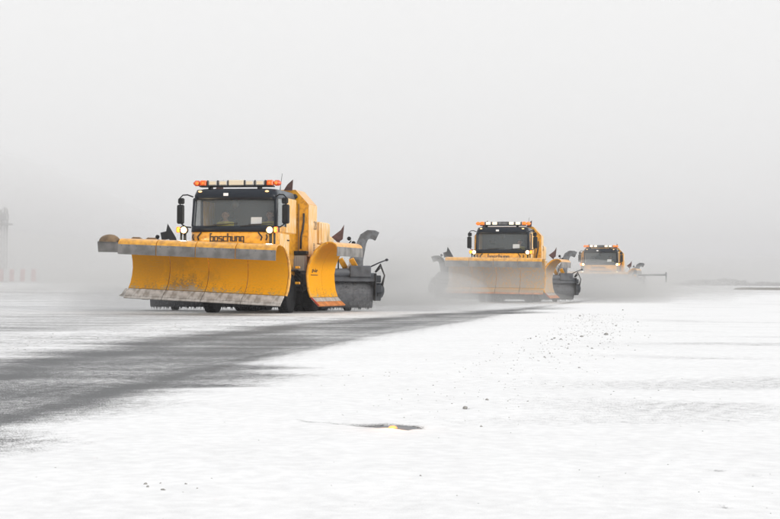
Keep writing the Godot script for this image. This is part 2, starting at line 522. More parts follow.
func cab(root: Node3D, kind: int) -> void:
	var c := part("cab", root)
	var hw := 1.18
	# painted lower shell
	var st := T(true)
	loft(st, [section(0.98, 1.12, -0.03, -2.0, 0.16), section(1.05, 1.16, 0.0, -2.0, 0.18), section(1.9, hw, 0.02, -2.0, 0.20), section(2.14, hw, 0.02, -2.0, 0.20)])
	put(st, "lower_shell", M.paint, c)
	# black belt below the windscreen, wrapping the corners
	st = T(true)
	loft(st, [section(2.143, hw + 0.004, 0.035, -0.30, 0.21), section(2.30, hw + 0.004, 0.02, -0.30, 0.21)])
	put(st, "cowl", M.cowl, c)
	# door tops and the rear corner behind the side window
	for s in [-1, 1]:
		st = T()
		box(st, V(s * 1.14, 2.225, -0.62), V(0.07, 0.16, 0.62), 0.01)
		put(st, "door_top", M.paint, c)
		st = T()
		box(st, V(s * 1.145, 2.61, -1.46), V(0.07, 0.93, 1.06), 0.02)
		put(st, "side_panel", M.pale_paint, c)
		st = T()
		box(st, V(s * 1.15, 2.65, -0.915), V(0.065, 0.72, 0.05), 0.008)
		put(st, "rear_pillar", M.cowl, c)
		st = T()
		bar(st, V(s * 1.115, 2.28, -0.10), V(s * 1.10, 3.03, -0.20), 0.085, 0.13, 0.02)
		put(st, "front_pillar", M.cowl, c)
		st = T()
		box(st, V(s * 1.155, 2.65, -0.53), V(0.012, 0.72, 0.70))
		put(st, "side_window", M.side_glass, c)
		# door: seam frame, handle and steps
		var d := T()
		box(d, V(s * 1.186, 1.60, -0.72), V(0.012, 1.02, 0.95), 0.004)
		put(d, "door", M.pale_paint, c)
		d = T()
		box(d, V(s * 1.205, 1.95, -1.05), V(0.03, 0.035, 0.18), 0.008)
		put(d, "door_handle", M.black, c)
		for k in 2:
			d = T()
			box(d, V(s * 1.13, 0.55 + 0.30 * k, -0.70), V(0.22, 0.05, 0.55), 0.01)
			put(d, "step", M.black, c)
	st = T()
	box(st, V(0, 2.61, -1.965), V(2.24, 0.93, 0.05), 0.01)
	put(st, "rear_wall", M.lining, c)
	# roof with a black sun visor front
	st = T(true)
	loft(st, [section(3.0, 1.15, -0.13, -2.0, 0.20), section(3.12, 1.15, -0.13, -2.0, 0.24), section(3.24, 1.11, -0.20, -1.97, 0.26), section(3.285, 1.0, -0.32, -1.9, 0.26)])
	put(st, "roof", M.roof, c)
	st = T(true)
	loft(st, [section(2.985, 1.12, -0.07, -0.40, 0.16), section(3.10, 1.125, -0.06, -0.40, 0.18), section(3.25, 1.085, -0.12, -0.42, 0.2)])
	put(st, "sun_visor", M.cowl, c)
	# windscreen: bowed pane
	st = T(true)
	var rows := []
	for j in 5:
		var row := []
		for i in 17:
			var x := -1.09 + 2.18 * i / 16
			var t := j / 4.0
			row.append(V(x, 2.295 + 0.695 * t, -0.02 - 0.10 * t - 0.07 * pow(absf(x) / 1.09, 2.5)))
		rows.append(row)
	for j in 4:
		for i in 16: quad(st, rows[j][i], rows[j][i + 1], rows[j + 1][i + 1], rows[j + 1][i])
	put(st, "windscreen", M.glass, c)
	for k in 2:  # wipers
		st = T()
		var x0 := -0.75 + k * 0.95
		bar(st, V(x0, 2.29, 0.03), V(x0 + 0.62, 2.345, 0.02), 0.022, 0.016)
		bar(st, V(x0 + 0.22, 2.335, 0.015), V(x0 + 0.86, 2.36, 0.005), 0.016, 0.016)
		put(st, "wiper", M.ink, c)
	# inside
	st = T()
	box(st, V(0, 2.20, -0.42), V(2.18, 0.13, 0.42), 0.03)
	box(st, V(0, 1.35, -1.0), V(2.1, 0.04, 1.8))
	put(st, "dashboard", M.interior, c)
	for s in [-0.62, 0.62]:
		st = T()
		box(st, V(s, 1.83, -1.32), V(0.50, 0.14, 0.50), 0.05)
		box(st, V(s, 2.22, -1.60), V(0.48, 0.72, 0.13), 0.05, Basis(Vector3.RIGHT, -0.12))
		box(st, V(s, 2.68, -1.66), V(0.28, 0.20, 0.10), 0.04)
		put(st, "seat", M.interior, c)
	st = T(true)
	var ring := []
	for k in 25:
		var a := TAU * k / 24
		ring.append(V(0.62 + 0.22 * cos(a), 2.23 + 0.12 * sin(a), -0.72 - 0.18 * sin(a)))
	tube(st, ring, 0.016, 8, false)
	tube(st, [V(0.62, 2.0, -0.55), V(0.62, 2.22, -0.71)], 0.03, 8)
	put(st, "steering_wheel", M.ink, c)
	st = T(true)
	ball(st, V(-0.02, 2.88, -0.25), V(0.10, 0.12, 0.05), 8)
	tube(st, [V(-0.02, 2.95, -0.25), V(0.03, 3.02, -0.27)], 0.015, 6)
	put(st, "interior_mirror", M.ink, c)
	st = T()
	box(st, V(0.59, 2.43, -0.115), V(0.29, 0.20, 0.006), 0.0, Basis(Vector3.RIGHT, -0.14))
	put(st, "paper_card", M.white_plate, c)
	st = T()
	box(st, V(-0.22, 3.12, -0.045), V(0.13, 0.075, 0.012), 0.003, Basis(Vector3.RIGHT, -0.1))
	put(st, "number_plate", M.white_plate, c)
	for s in [-0.93, 0.88]:
		st = T(true)
		ball(st, V(s, 3.20, -0.075), V(0.055, 0.026, 0.03), 6)
		put(st, "marker_lamp", M.marker_lit, c)
	# front panel: name, chevrons, grille and bumper
	lettering(c, V(-0.61, 1.905, 0.027))
	if kind < 2:
		for s in [-1, 1]:
			for q in [[0.78, 2.13, 0.88, 2.01, 0.88, 1.92], [1.0, 2.08, 1.02, 2.0, 1.02, 1.92]]:
				st = T()
				var o := -0.12 if s < 0 else -0.16
				bar(st, V(s * q[0] + o * 0.6, q[1], 0.028), V(s * q[2] + o * 0.6, q[3], 0.028), 0.035, 0.01)
				bar(st, V(s * q[2] + o * 0.6, q[3] + 0.005, 0.028), V(s * (q[4] - 0.03) + o * 0.6, q[5], 0.028), 0.035, 0.012)
				put(st, "chevron_mark", M.ink, c)
	st = T()
	box(st, V(0, 1.66, 0.026), V(1.5, 0.16, 0.03), 0.01)
	for k in 4: box(st, V(0, 1.18 + 0.10 * k, 0.02), V(1.7, 0.055, 0.035), 0.01)
	put(st, "grille", M.black, c)
	st = T()
	box(st, V(0, 0.72, 0.03), V(2.36, 0.42, 0.30), 0.06)
	put(st, "bumper", M.black, c)
	# outside mirrors
	for s in [-1, 1]:
		var mi := T()
		box(mi, V(s * 1.42, 2.60, 0.04), V(0.19, 0.50, 0.10), 0.03)
		put(mi, "mirror_housing", M.black, c)
		mi = T()
		box(mi, V(s * 1.40, 2.945, 0.05), V(0.17, 0.16, 0.09), 0.03)
		put(mi, "wide_angle_mirror", M.black, c)
		mi = T()
		box(mi, V(s * 1.42, 2.60, -0.013), V(0.16, 0.45, 0.006))
		put(mi, "mirror_glass", M.radiator, c)
		mi = T(true)
		tube(mi, [V(s * 1.12, 3.06, -0.08), V(s * 1.24, 3.11, 0.02), V(s * 1.36, 3.10, 0.05), V(s * 1.43, 3.03, 0.05), V(s * 1.43, 2.80, 0.05)], 0.018, 8)
		put(mi, "mirror_arm", M.black, c)
		mi = T(true)
		tube(mi, [V(s * 1.14, 2.26, 0.0), V(s * 1.28, 2.27, 0.04), V(s * 1.38, 2.34, 0.05), V(s * 1.41, 2.40, 0.05)], 0.018, 8)
		put(mi, "mirror_arm", M.black, c)

func light_bar(root: Node3D, kind: int) -> void:
	var c := part("light_bar", root, V(0, 0, -0.32))
	var st := T()
	box(st, V(0, 3.345, 0), V(2.0, 0.035, 0.24), 0.01)
	for s in [-0.72, 0.62]: box(st, V(s, 3.30, 0), V(0.10, 0.08, 0.16), 0.02)
	put(st, "base_rail", M.black, c)
	for s in [-1, 1]:
		st = T()
		box(st, V(s * 0.905, 3.43, 0), V(0.17, 0.15, 0.20), 0.025)
		put(st, "amber_beacon", M.amber if kind == 0 else M.amber_lit, c)
		st = T()
		box(st, V(s * 1.09, 3.43, -0.01), V(0.20, 0.145, 0.18), 0.055)
		put(st, "amber_beacon", M.amber_dark if kind == 0 else M.amber_lit, c)
		for k in 2:
			st = T(true)
			ball(st, V(s * (0.905 + 0.17 * k), 3.43, 0.085 - 0.012 * k), V(0.05, 0.045, 0.022), 6)
			put(st, "beacon_lamp", M.amber_lit, c)
		for k in 2:
			st = T()
			box(st, V(s * (0.36 + k * 0.28), 3.43, 0), V(0.25, 0.14, 0.19), 0.025)
			put(st, "lamp_module", M.clear_lens, c)
			st = T()
			box(st, V(s * (0.36 + k * 0.28), 3.43, 0.097), V(0.17, 0.09, 0.012), 0.004)
			put(st, "strobe_lamp", M.beige if kind == 0 else M.strobe_lit, c)
		for k in 3:
			st = T()
			box(st, V(s * (0.225 + k * 0.28), 3.43, 0), V(0.02, 0.15, 0.20), 0.004)
			put(st, "divider", M.dark_steel, c)
	st = T()
	box(st, V(0, 3.435, 0), V(0.42, 0.15, 0.20), 0.02)
	put(st, "centre_panel", M.beige if kind == 0 else M.steel, c)
	st = T(true)
	tube(st, [V(1.02, 3.28, -0.55), V(1.03, 3.4, -0.55), V(1.07, 3.72, -0.57)], [0.012, 0.008, 0.005], 6)
	put(st, "antenna", M.black, c)

func omni(parent: Node3D, at: Vector3, c: Color, e: float, size: float) -> void:
	var l := OmniLight3D.new()
	l.name = "lamp_light"
	l.light_color = c
	l.light_energy = e
	l.light_size = size
	l.omni_range = 60.0
	l.omni_attenuation = 2.0
	l.shadow_enabled = true
	parent.add_child(l, true)
	l.position = at

func plough_lamps(root: Node3D) -> void:
	for s in [-1, 1]:
		var h := part("headlight", root, V(s * 1.145, 2.17, 0.55))
		var st := T(true)
		tube(st, [V(0, 0, -0.12), V(0, 0, -0.05), V(0, 0, 0.045)], [0.05, 0.10, 0.115], 16)
		put(st, "lamp_housing", M.black, h)
		st = T(true)
		ball(st, V(0, 0, 0.04), V(0.085, 0.085, 0.035), 8)
		put(st, "lamp_lens", M.headlight_lit, h)
		st = T()
		box(st, V(s * 0.155, 0.01, 0.0), V(0.11, 0.15, 0.08), 0.02)
		put(st, "indicator_lamp", M.amber, h)
		st = T()
		box(st, V(0.0, -0.35, -0.06), V(0.07, 0.62, 0.05), 0.01)
		box(st, V(s * 0.10, -0.35, -0.06), V(0.05, 0.62, 0.05), 0.01)
		box(st, V(0, -0.66, -0.30), V(0.09, 0.09, 0.55), 0.01)
		put(st, "lamp_post", M.black, h)
		omni(h, V(0, 0, 0.14), lin(1.0, 0.82, 0.5), 0.5, 0.08)

func body(root: Node3D) -> void:
	var b := part("engine_body", root)
	# tall front section with chamfered shoulders
	var st := T()
	prism(st, PackedVector2Array([Vector2(-1.47, 1.55), Vector2(1.47, 1.55), Vector2(1.47, 2.98), Vector2(1.12, 3.36), Vector2(-1.12, 3.36), Vector2(-1.47, 2.98)]), -2.10, -3.10)
	put(st, "front_housing", M.paint, b)
	st = T()
	box(st, V(0, 1.58, -4.3), V(2.90, 0.66, 2.40), 0.03)
	put(st, "lower_housing", M.pale_paint, b)
	st = T()
	box(st, V(0, 2.24, -4.20), V(2.90, 0.62, 1.10), 0.03)
	put(st, "middle_housing", M.pale_paint, b)
	st = T()
	prism(st, PackedVector2Array([Vector2(-1.40, 1.915), Vector2(1.40, 1.915), Vector2(1.40, 2.15), Vector2(1.2, 2.24), Vector2(-1.2, 2.24), Vector2(-1.40, 2.15)]), -4.78, -5.55)
	put(st, "rear_housing", M.pale_paint, b)
	# upright side panels
	for s in [-1, 1]:
		for k in 4:
			st = T()
			box(st, V(s * 1.485, 2.27, -2.24 - k * 0.235), V(0.03, 1.38, 0.205), 0.008)
			put(st, "side_panel", M.pale_paint, b)
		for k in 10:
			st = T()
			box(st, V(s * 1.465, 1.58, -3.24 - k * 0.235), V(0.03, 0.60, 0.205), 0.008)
			put(st, "side_panel", M.pale_paint, b)
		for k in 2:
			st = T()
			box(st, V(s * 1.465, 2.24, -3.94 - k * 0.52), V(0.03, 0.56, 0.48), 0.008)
			put(st, "side_panel", M.pale_paint, b)
		# curved black cable slot on the front wall, and the floodlight above it
		st = T(true)
		tube(st, [V(s * 1.36, 2.72, -2.09), V(s * 1.36, 2.5, -2.09), V(s * 1.335, 2.3, -2.09), V(s * 1.29, 2.1, -2.09), V(s * 1.28, 1.75, -2.09)], 0.028, 8)
		put(st, "cable", M.ink, b)
		st = T()
		bar(st, V(s * 1.22, 1.60, -2.09), V(s * 1.22, 2.98, -2.09), 0.02, 0.014)
		put(st, "panel_joint", M.faded_ink, b)
		st = T(true)
		tube(st, [V(s * 1.02, 3.10, -2.10), V(s * 1.10, 3.14, -2.0), V(s * 1.16, 3.18, -1.96)], [0.03, 0.06, 0.07], 10)
		put(st, "floodlight", M.black, b)
		# small triangular marker above the cab corner
		st = T()
		prism(st, PackedVector2Array([Vector2(-0.16, 0.0), Vector2(0.08, 0.0), Vector2(0.10, 0.30), Vector2(-0.05, 0.17)]), -0.02, 0.02)
		put(st, "marker_plate", M.reflector, b, V(s * 0.98, 3.33, -1.98))
		# cooler below the front wall
		st = T()
		box(st, V(s * 1.30, 1.64, -1.92), V(0.42, 0.10, 0.30), 0.015)
		put(st, "cooler_cap", M.black, b)
		st = T()
		box(st, V(s * 1.30, 1.36, -1.92), V(0.34, 0.42, 0.24), 0.01)
		for k in 6: box(st, V(s * 1.30 - 0.14 + k * 0.056, 1.36, -1.79), V(0.02, 0.40, 0.02))
		put(st, "cooler", M.radiator, b)
	for s in [-1, 1]:
		for k in 5:
			st = T()
			box(st, V(s * 1.502, 1.72 + 0.045 * k, -2.71), V(0.014, 0.02, 0.17), 0.003)
			put(st, "louvre_slat", M.ink, b)
		for k in 4:
			st = T()
			box(st, V(s * 1.487, 1.83, -3.36 - k * 0.47), V(0.02, 0.03, 0.09), 0.004)
			put(st, "latch", M.steel, b)
	var tm := TextMesh.new()
	tm.text = "28"
	tm.font_size = 40
	tm.depth = 0.006
	tm.pixel_size = 0.008
	var to := MeshInstance3D.new()
	to.mesh = tm
	to.material_override = M.faded_ink
	to.name = "vehicle_number"
	b.add_child(to, true)
	to.position = V(1.503, 2.42, -2.82)
	to.rotation_degrees = V(0, 90, 0)

func chassis(root: Node3D) -> void:
	var c := part("chassis", root)
	for s in [-1, 1]:
		var st := T()
		box(st, V(s * 0.45, 0.92, -3.2), V(0.12, 0.28, 6.0), 0.02)
		put(st, "frame_rail", M.dark_steel, c)
		st = T()
		box(st, V(s * 1.05, 0.86, -2.55), V(0.48, 0.52, 0.55), 0.06)
		put(st, "tank", M.dark_steel, c)
		st = T()
		box(st, V(s * 1.12, 1.16, -1.45), V(0.36, 0.05, 1.15), 0.02)
		box(st, V(s * 1.12, 1.0, -2.02), V(0.36, 0.36, 0.05), 0.02)
		put(st, "mudguard", M.black, c)
		for k in 3:
			st = T(true)
			tube(st, [V(s * 1.18, 1.15 - 0.1 * k, -1.95), V(s * 1.36, 1.0 - 0.12 * k, -1.85), V(s * 1.34, 0.75 - 0.08 * k, -2.1), V(s * 1.2, 0.7, -2.4)], 0.025, 7)
			put(st, "hose", M.ink, c)
		for k in 2:
			st = T()
			box(st, V(s * 1.32, 1.24 - 0.42 * k, -1.62), V(0.14, 0.07, 0.07), 0.015)
			put(st, "valve_lever", M.paint, c)
	for z in [-1.55, -4.35, -5.65]:
		var st := T(true)
		tube(st, [V(-1.0, 0.53, z), V(1.0, 0.53, z)], 0.09, 10)
		put(st, "axle", M.dark_steel, c)
		for s in [-1, 1]: wheel(root, V(s * 1.03, 0.535, z), z < -2.0)
	var st2 := T()
	box(st2, V(0, 0.75, -0.25), V(1.1, 0.5, 0.6), 0.05)
	box(st2, V(0, 0.80, 0.25), V(1.0, 0.36, 0.3), 0.03)
	put(st2, "plough_mount", M.dark_steel, c)

# board at the truck's side: profile (outward, up), drawn out along the board
func side_plough(root: Node3D, s: int, kind: int) -> void:
	if s < 0: return
	var p := part("side_plough", root, V(1.60, 0.02, -1.65), V(0, 0, 0))
	# in its own axes the board is drawn along x and faces z; turned so that x runs back and outward
	p.rotation_degrees = V(0, 83, 0)
	var L := 2.1
	var prof := [Vector2(0.10, 0.42), Vector2(0.03, 0.62), Vector2(0.0, 0.85), Vector2(-0.01, 1.05), Vector2(0.03, 1.28), Vector2(0.12, 1.50), Vector2(0.26, 1.70), Vector2(0.42, 1.83), Vector2(0.56, 1.88)]
	var roll := [Vector2(0.56, 1.886), Vector2(0.68, 1.88), Vector2(0.77, 1.83), Vector2(0.80, 1.76)]
	var board: Material = M[["board", "board_snowy", "board_caked"][kind]]
	for i in 2:
		var x0 := L * i / 2 + 0.006
		var x1 := L * (i + 1) / 2 - 0.006
		var st := T()
		plate(st, prof, x0, x1, 0.03, 0.62 + 0.18 * i, 0.80 + 0.18 * i)
		put(st, "mouldboard_panel", board, p)
		st = T()
		plate(st, roll, x0, x1, 0.03)
		put(st, "top_roll", M.paint, p)
		st = T()
		plate(st, [Vector2(0.815, 1.78), Vector2(0.82, 1.66), Vector2(0.81, 1.53)], x0, x1, 0.02)
		put(st, "rubber_flap", M.flap, p)
		st = T()
		plate(st, [Vector2(0.20, 0.31), Vector2(0.105, 0.41)], x0, x1, 0.035)
		put(st, "steel_skirt", M.skirt, p)
		st = T()
		plate(st, [Vector2(0.33, 0.20), Vector2(0.205, 0.304)], x0, x1, 0.035)
		put(st, "cutting_edge", M.orange_edge, p)
	# rounded painted rim at the leading end
	var st := T()
	var pts := []
	for q in prof: pts.append(V(-0.02, q.y, q.x - 0.01))
	tube(st, pts, 0.035, 8)
	put(st, "end_rim", M.paint, p)
	st = T()
	bar(st, V(-0.02, 0.42, 0.10), V(-0.02, 0.20, 0.33), 0.05, 0.03)
	put(st, "edge_end", M.red_edge, p)
	st = T()
	for k in 6: box(st, V(0.30 + k * 0.075, 1.13 + 0.02 * (k % 2), 0.014), V(0.035, 0.10 - 0.03 * (k % 3), 0.004))
	box(st, V(0.48, 1.02, 0.004), V(0.52, 0.018, 0.004))
	put(st, "stencil_mark", M.ink, p)
	st = T()
	for y in [0.75, 1.25]: bar(st, V(0.5, y, -0.03), V(0.15, y, -0.55), 0.08, 0.08, 0.01)
	put(st, "support_arm", M.dark_steel, p)

func chute(p: Node3D, s: int, at: Vector3, tall: float) -> void:
	# square blower duct bending outward
	var path := [V(0, 0.0, 0), V(0.02, 0.25, 0), V(0.10, 0.50 * tall, 0), V(0.17, 0.78 * tall, 0), V(0.24, 0.95 * tall, 0), V(0.36, 1.03 * tall, 0), V(0.52, 1.02 * tall, 0), V(0.62, 0.97 * tall, 0)]
	var wd := [0.20, 0.19, 0.15, 0.13, 0.13, 0.13, 0.13, 0.13]
	var rings := []
	for i in path.size():
		var d: Vector3 = (path[mini(i + 1, path.size() - 1)] - path[maxi(i - 1, 0)]).normalized()
		var x := V(d.y, -d.x, 0)
		var ring := []
		for q in [[-1, -1], [1, -1], [1, 1], [-1, 1]]:
			var o: Vector3 = path[i] + x * wd[i] * q[0] + V(0, 0, wd[i] * 0.9 * q[1])
			ring.append(at + V(o.x * s, o.y, o.z))
		rings.append(ring)
	var st := T()
	loft(st, rings, false)
	put(st, "blower_chute", M.steel, p)
	st = T()
	var e: Array = rings[-1]
	quad(st, e[0].lerp(e[2], 0.06), e[1].lerp(e[3], 0.06), e[2].lerp(e[0], 0.06), e[3].lerp(e[1], 0.06))
	put(st, "chute_mouth", M.ink, p)

func sweeper(root: Node3D) -> void:
	var a := V(2.72, 0, -5.0)   # its two ends
	var b := V(-3.45, 0, -3.2)
	var p := part("sweeper", root, (a + b) / 2, V(0, rad_to_deg(atan2(-(a.z - b.z), a.x - b.x)), 0))
	var h := a.distance_to(b) / 2
	var st := T(true)
	tube(st, [V(-h + 0.05, 0.52, 0), V(h - 0.05, 0.52, 0)], 0.40, 24)
	put(st, "brush_core", M.bristle, p)
	st = T()
	var rng := RandomNumberGenerator.new()
	rng.seed = 5
	for k in 2600:
		var x := rng.randf_range(-h + 0.06, h - 0.06)
		var an := rng.randf() * TAU
		var l := rng.randf_range(0.44, 0.51)
		var an2 := an + rng.randf_range(-0.06, 0.06)
		st.add_vertex(V(x - 0.012, 0.52 + sin(an) * 0.38, cos(an) * 0.38))
		st.add_vertex(V(x + 0.012, 0.52 + sin(an) * 0.38, cos(an) * 0.38))
		st.add_vertex(V(x + rng.randf_range(-0.02, 0.02), 0.52 + sin(an2) * l, cos(an2) * l))
	var br := put(st, "bristles", M.bristle, p)
	br.set_meta("kind", "stuff")
	# hood: rounded cover with a pipe along its front
	st = T(true)
	var prof := []
	for k in 8:
		var an := 0.62 + (PI * 0.62) * k / 7
		prof.append(Vector2(cos(an) * 0.58, 0.55 + sin(an) * 0.58))
	plate(st, prof, -h, h, 0.03)
	put(st, "hood", M.broom_hood, p)
	st = T(true)
	tube(st, [V(-h, 1.13, 0.30), V(h - 0.5, 1.13, 0.30)], 0.12, 14)
	put(st, "air_pipe", M.broom_hood, p)
	for s in [-1, 1]:
		st = T()
		box(st, V(s * (h - 0.42), 1.16, 0.22), V(0.62, 0.34, 0.42), 0.03)
		put(st, "gear_box", M.broom_hood, p)
		st = T()
		box(st, V(s * (h + 0.02), 0.72, 0.0), V(0.05, 0.80, 1.0), 0.02)
		put(st, "end_plate", M.dark_steel, p)
		st = T(true)
		lathe_x(st, V(s * (h + 0.16), 0.62, 0.05), [Vector2(-0.12, 0.22), Vector2(0.06, 0.22), Vector2(0.10, 0.18), Vector2(0.14, 0.08)], 18)
		put(st, "drive_motor", M.dark_steel, p)
		for q in [[0.10, 0.95, 0.16], [0.12, 0.40, 0.12], [-0.16, 0.70, 0.1], [0.32, 0.66, 0.18]]:
			st = T()
			box(st, V(s * (h + 0.12), q[1], q[0]), V(0.16, q[2] * 1.3, q[2]), 0.02)
			put(st, "bracket", M.dark_steel, p)
		for k in (3 if s > 0 else 0):
			st = T(true)
			tube(st, [V(s * (h + 0.05), 1.15, 0.1 - 0.12 * k), V(s * (h + 0.20), 1.28 + 0.05 * k, 0.12 - 0.1 * k), V(s * (h + 0.30), 1.05, 0.15), V(s * (h + 0.2), 0.75 - 0.1 * k, 0.2)], 0.022, 7)
			put(st, "hose", M.ink, p)
		if s > 0:
			st = T(true)
			tube(st, [V(s * (h - 0.1), 1.3, 0.0), V(s * (h + 0.15), 1.42, 0.05), V(s * (h + 0.36), 1.50, 0.05)], 0.02, 7)
			ball(st, V(s * (h + 0.37), 1.505, 0.05), V(0.05, 0.04, 0.04), 6)
			put(st, "tie_rod", M.dark_steel, p)
		chute(p, s, V(s * (h - 0.52), 1.26 if s > 0 else 1.12, -0.1), 0.95 if s > 0 else 0.82)
		# caster wheel behind
		st = T(true)
		lathe_x(st, V(s * (h - 0.7), 0.26, -0.85), [Vector2(-0.1, 0.12), Vector2(-0.11, 0.22), Vector2(-0.07, 0.26), Vector2(0.07, 0.26), Vector2(0.11, 0.22), Vector2(0.1, 0.12)], 20)
		put(st, "caster_wheel", M.rubber, p)
		# leaning marker plate on a stalk, and a small work lamp
		var x: float = s * (h - 1.05) if s > 0 else s * (h - 0.55)
		st = T(true)
		tube(st, [V(x, 1.15, 0.35), V(x, 1.75, 0.40), V(x + s * 0.02, 2.02, 0.40)], 0.022, 7)
		put(st, "marker_stalk", M.dark_steel, p)
		st = T()
		prism(st, PackedVector2Array([Vector2(-0.20, 0.16), Vector2(-0.02, 0.0), Vector2(0.12, 0.10), Vector2(0.16, 0.52), Vector2(0.06, 0.36)]) if s > 0 else PackedVector2Array([Vector2(-0.22, 0.24), Vector2(-0.18, 0.02), Vector2(0.02, 0.06), Vector2(0.20, -0.22), Vector2(0.30, -0.20), Vector2(0.22, 0.10), Vector2(-0.02, 0.50), Vector2(-0.06, 0.28)]), -0.02, 0.02)
		put(st, "marker_plate", M.reflector if s > 0 else M.dark_steel, p, V(x, 1.98, 0.40))
		st = T(true)
		tube(st, [V(x + s * 0.18, 1.80, 0.4), V(x + s * 0.36, 2.04, 0.4)], 0.02, 6)
		ball(st, V(x + s * 0.30, 2.10, 0.42), V(0.06, 0.06, 0.06), 6)
		ball(st, V(x + s * 0.43, 1.98, 0.42), V(0.06, 0.05, 0.06), 6)
		put(st, "work_lamp", M.black, p)
	# yellow linkage towards the truck
	st = T()
	for s in [-1.0, 1.0]:
		bar(st, V(s, 1.05, 0.2), V(s * 0.6, 1.2, 1.1), 0.12, 0.12, 0.02)
	put(st, "link_arm", M.paint, p)

func extras(root: Node3D) -> void:
	# folded yellow guard behind the side board
	var p := part("rear_guard", root)
	var st: SurfaceTool
	for k in 2:
		st = T()
		bar(st, V(2.0 + 0.32 * k, 1.15, -4.75), V(1.86 + 0.32 * k, 1.52, -4.4), 0.15, 0.06, 0.01)
		put(st, "guard_strut", M.paint, p)
	st = T()
	box(st, V(2.13, 1.36, -4.62), V(0.14, 0.30, 0.03), 0.01, Basis(Vector3.FORWARD, 0.4))
	put(st, "warning_board", M.white_plate, p)

func truck(at: Vector3, kind: int, label: String) -> Node3D:
	var root := thing("snow_plough_truck", label, "snowplough", at, "snow clearing trucks on the runway")
	chassis(root)
	cab(root, kind)
	light_bar(root, kind)
	plough_lamps(root)
	body(root)
	front_plough(root, kind)
	side_plough(root, 1, kind)
	sweeper(root)
	extras(root)
	if kind == 2:
		var p := part("side_arm", root)
		var st := T(true)
		tube(st, [V(2.4, 1.48, -5.0), V(4.35, 1.52, -5.2)], 0.07, 10)
		put(st, "boom", M.steel, p)
		st = T()
		box(st, V(4.38, 1.35, -5.2), V(0.10, 0.75, 0.16), 0.02)
		put(st, "boom_end", M.steel, p)
	return root

# ---------------------------------------------------------------- people in the cabs
func nets(st: SurfaceTool, bones: Array, cell: float, k: float, shade: Callable) -> void:
	var lo := V(9, 9, 9)
	var hi := -lo
	for b in bones:
		var r: float = maxf(b[1], b[3]) + cell * 3
		lo = lo.min(b[0] - V(r, r, r)).min(b[2] - V(r, r, r))
		hi = hi.max(b[0] + V(r, r, r)).max(b[2] + V(r, r, r))
	var n := Vector3i(((hi - lo) / cell).ceil()) + Vector3i.ONE
	var f := PackedFloat32Array()
	f.resize(n.x * n.y * n.z)
	f.fill(1.0)
	for b in bones:
		var a: Vector3 = b[0]
		var e: Vector3 = b[2]
		var d := e - a
		var dd := maxf(d.length_squared(), 1e-9)
		var r: float = maxf(b[1], b[3]) + k + cell * 2
		var i0 := Vector3i(((a.min(e) - V(r, r, r) - lo) / cell).floor()).clamp(Vector3i.ZERO, n - Vector3i.ONE)
		var i1 := Vector3i(((a.max(e) + V(r, r, r) - lo) / cell).ceil()).clamp(Vector3i.ZERO, n - Vector3i.ONE)
		for z in range(i0.z, i1.z + 1):
			for y in range(i0.y, i1.y + 1):
				for x in range(i0.x, i1.x + 1):
					var p := lo + V(x, y, z) * cell
					var t := clampf((p - a).dot(d) / dd, 0.0, 1.0)
					var v := p.distance_to(a + d * t) - lerpf(b[1], b[3], t)
					var q := x + n.x * (y + n.y * z)
					var o := f[q]
					var h := maxf(k - absf(o - v), 0.0) / k
					f[q] = minf(o, v) - h * h * k * 0.25
	var where := {}
	var offs := [0, 1, n.x, n.x + 1, n.x * n.y, n.x * n.y + 1, n.x * n.y + n.x, n.x * n.y + n.x + 1]
	for z in n.z - 1:
		for y in n.y - 1:
			for x in n.x - 1:
				var q := x + n.x * (y + n.y * z)
				var neg := 0
				for o in offs:
					if f[q + o] < 0.0: neg += 1
				if neg == 0 or neg == 8: continue
				var s := Vector3.ZERO
				var c := 0
				for i in 8:
					for bit in [1, 2, 4]:
						if i & bit: continue
						var u: float = f[q + offs[i]]
						var w: float = f[q + offs[i | bit]]
						if (u < 0.0) == (w < 0.0): continue
						var t := u / (u - w)
						var p := V(i & 1, (i >> 1) & 1, (i >> 2) & 1)
						p += V(1 if bit == 1 else 0, 1 if bit == 2 else 0, 1 if bit == 4 else 0) * t
						s += p
						c += 1
				where[q] = lo + (V(x, y, z) + s / c) * cell
	for q in where:
		for ax in 3:
			var e: int = [1, n.x, n.x * n.y][ax]
			if (f[q] < 0.0) == (f[q + e] < 0.0): continue
			var a: int = [n.x, n.x * n.y, 1][ax]
			var b: int = [n.x * n.y, 1, n.x][ax]
			if not (where.has(q - a) and where.has(q - b) and where.has(q - a - b)): continue
			var vs := [where[q], where[q - a], where[q - a - b], where[q - b]]
			if f[q] < 0.0: vs.reverse()
			for i in [0, 1, 2, 0, 2, 3]:
				st.set_color(shade.call(vs[i]))
				st.add_vertex(vs[i])

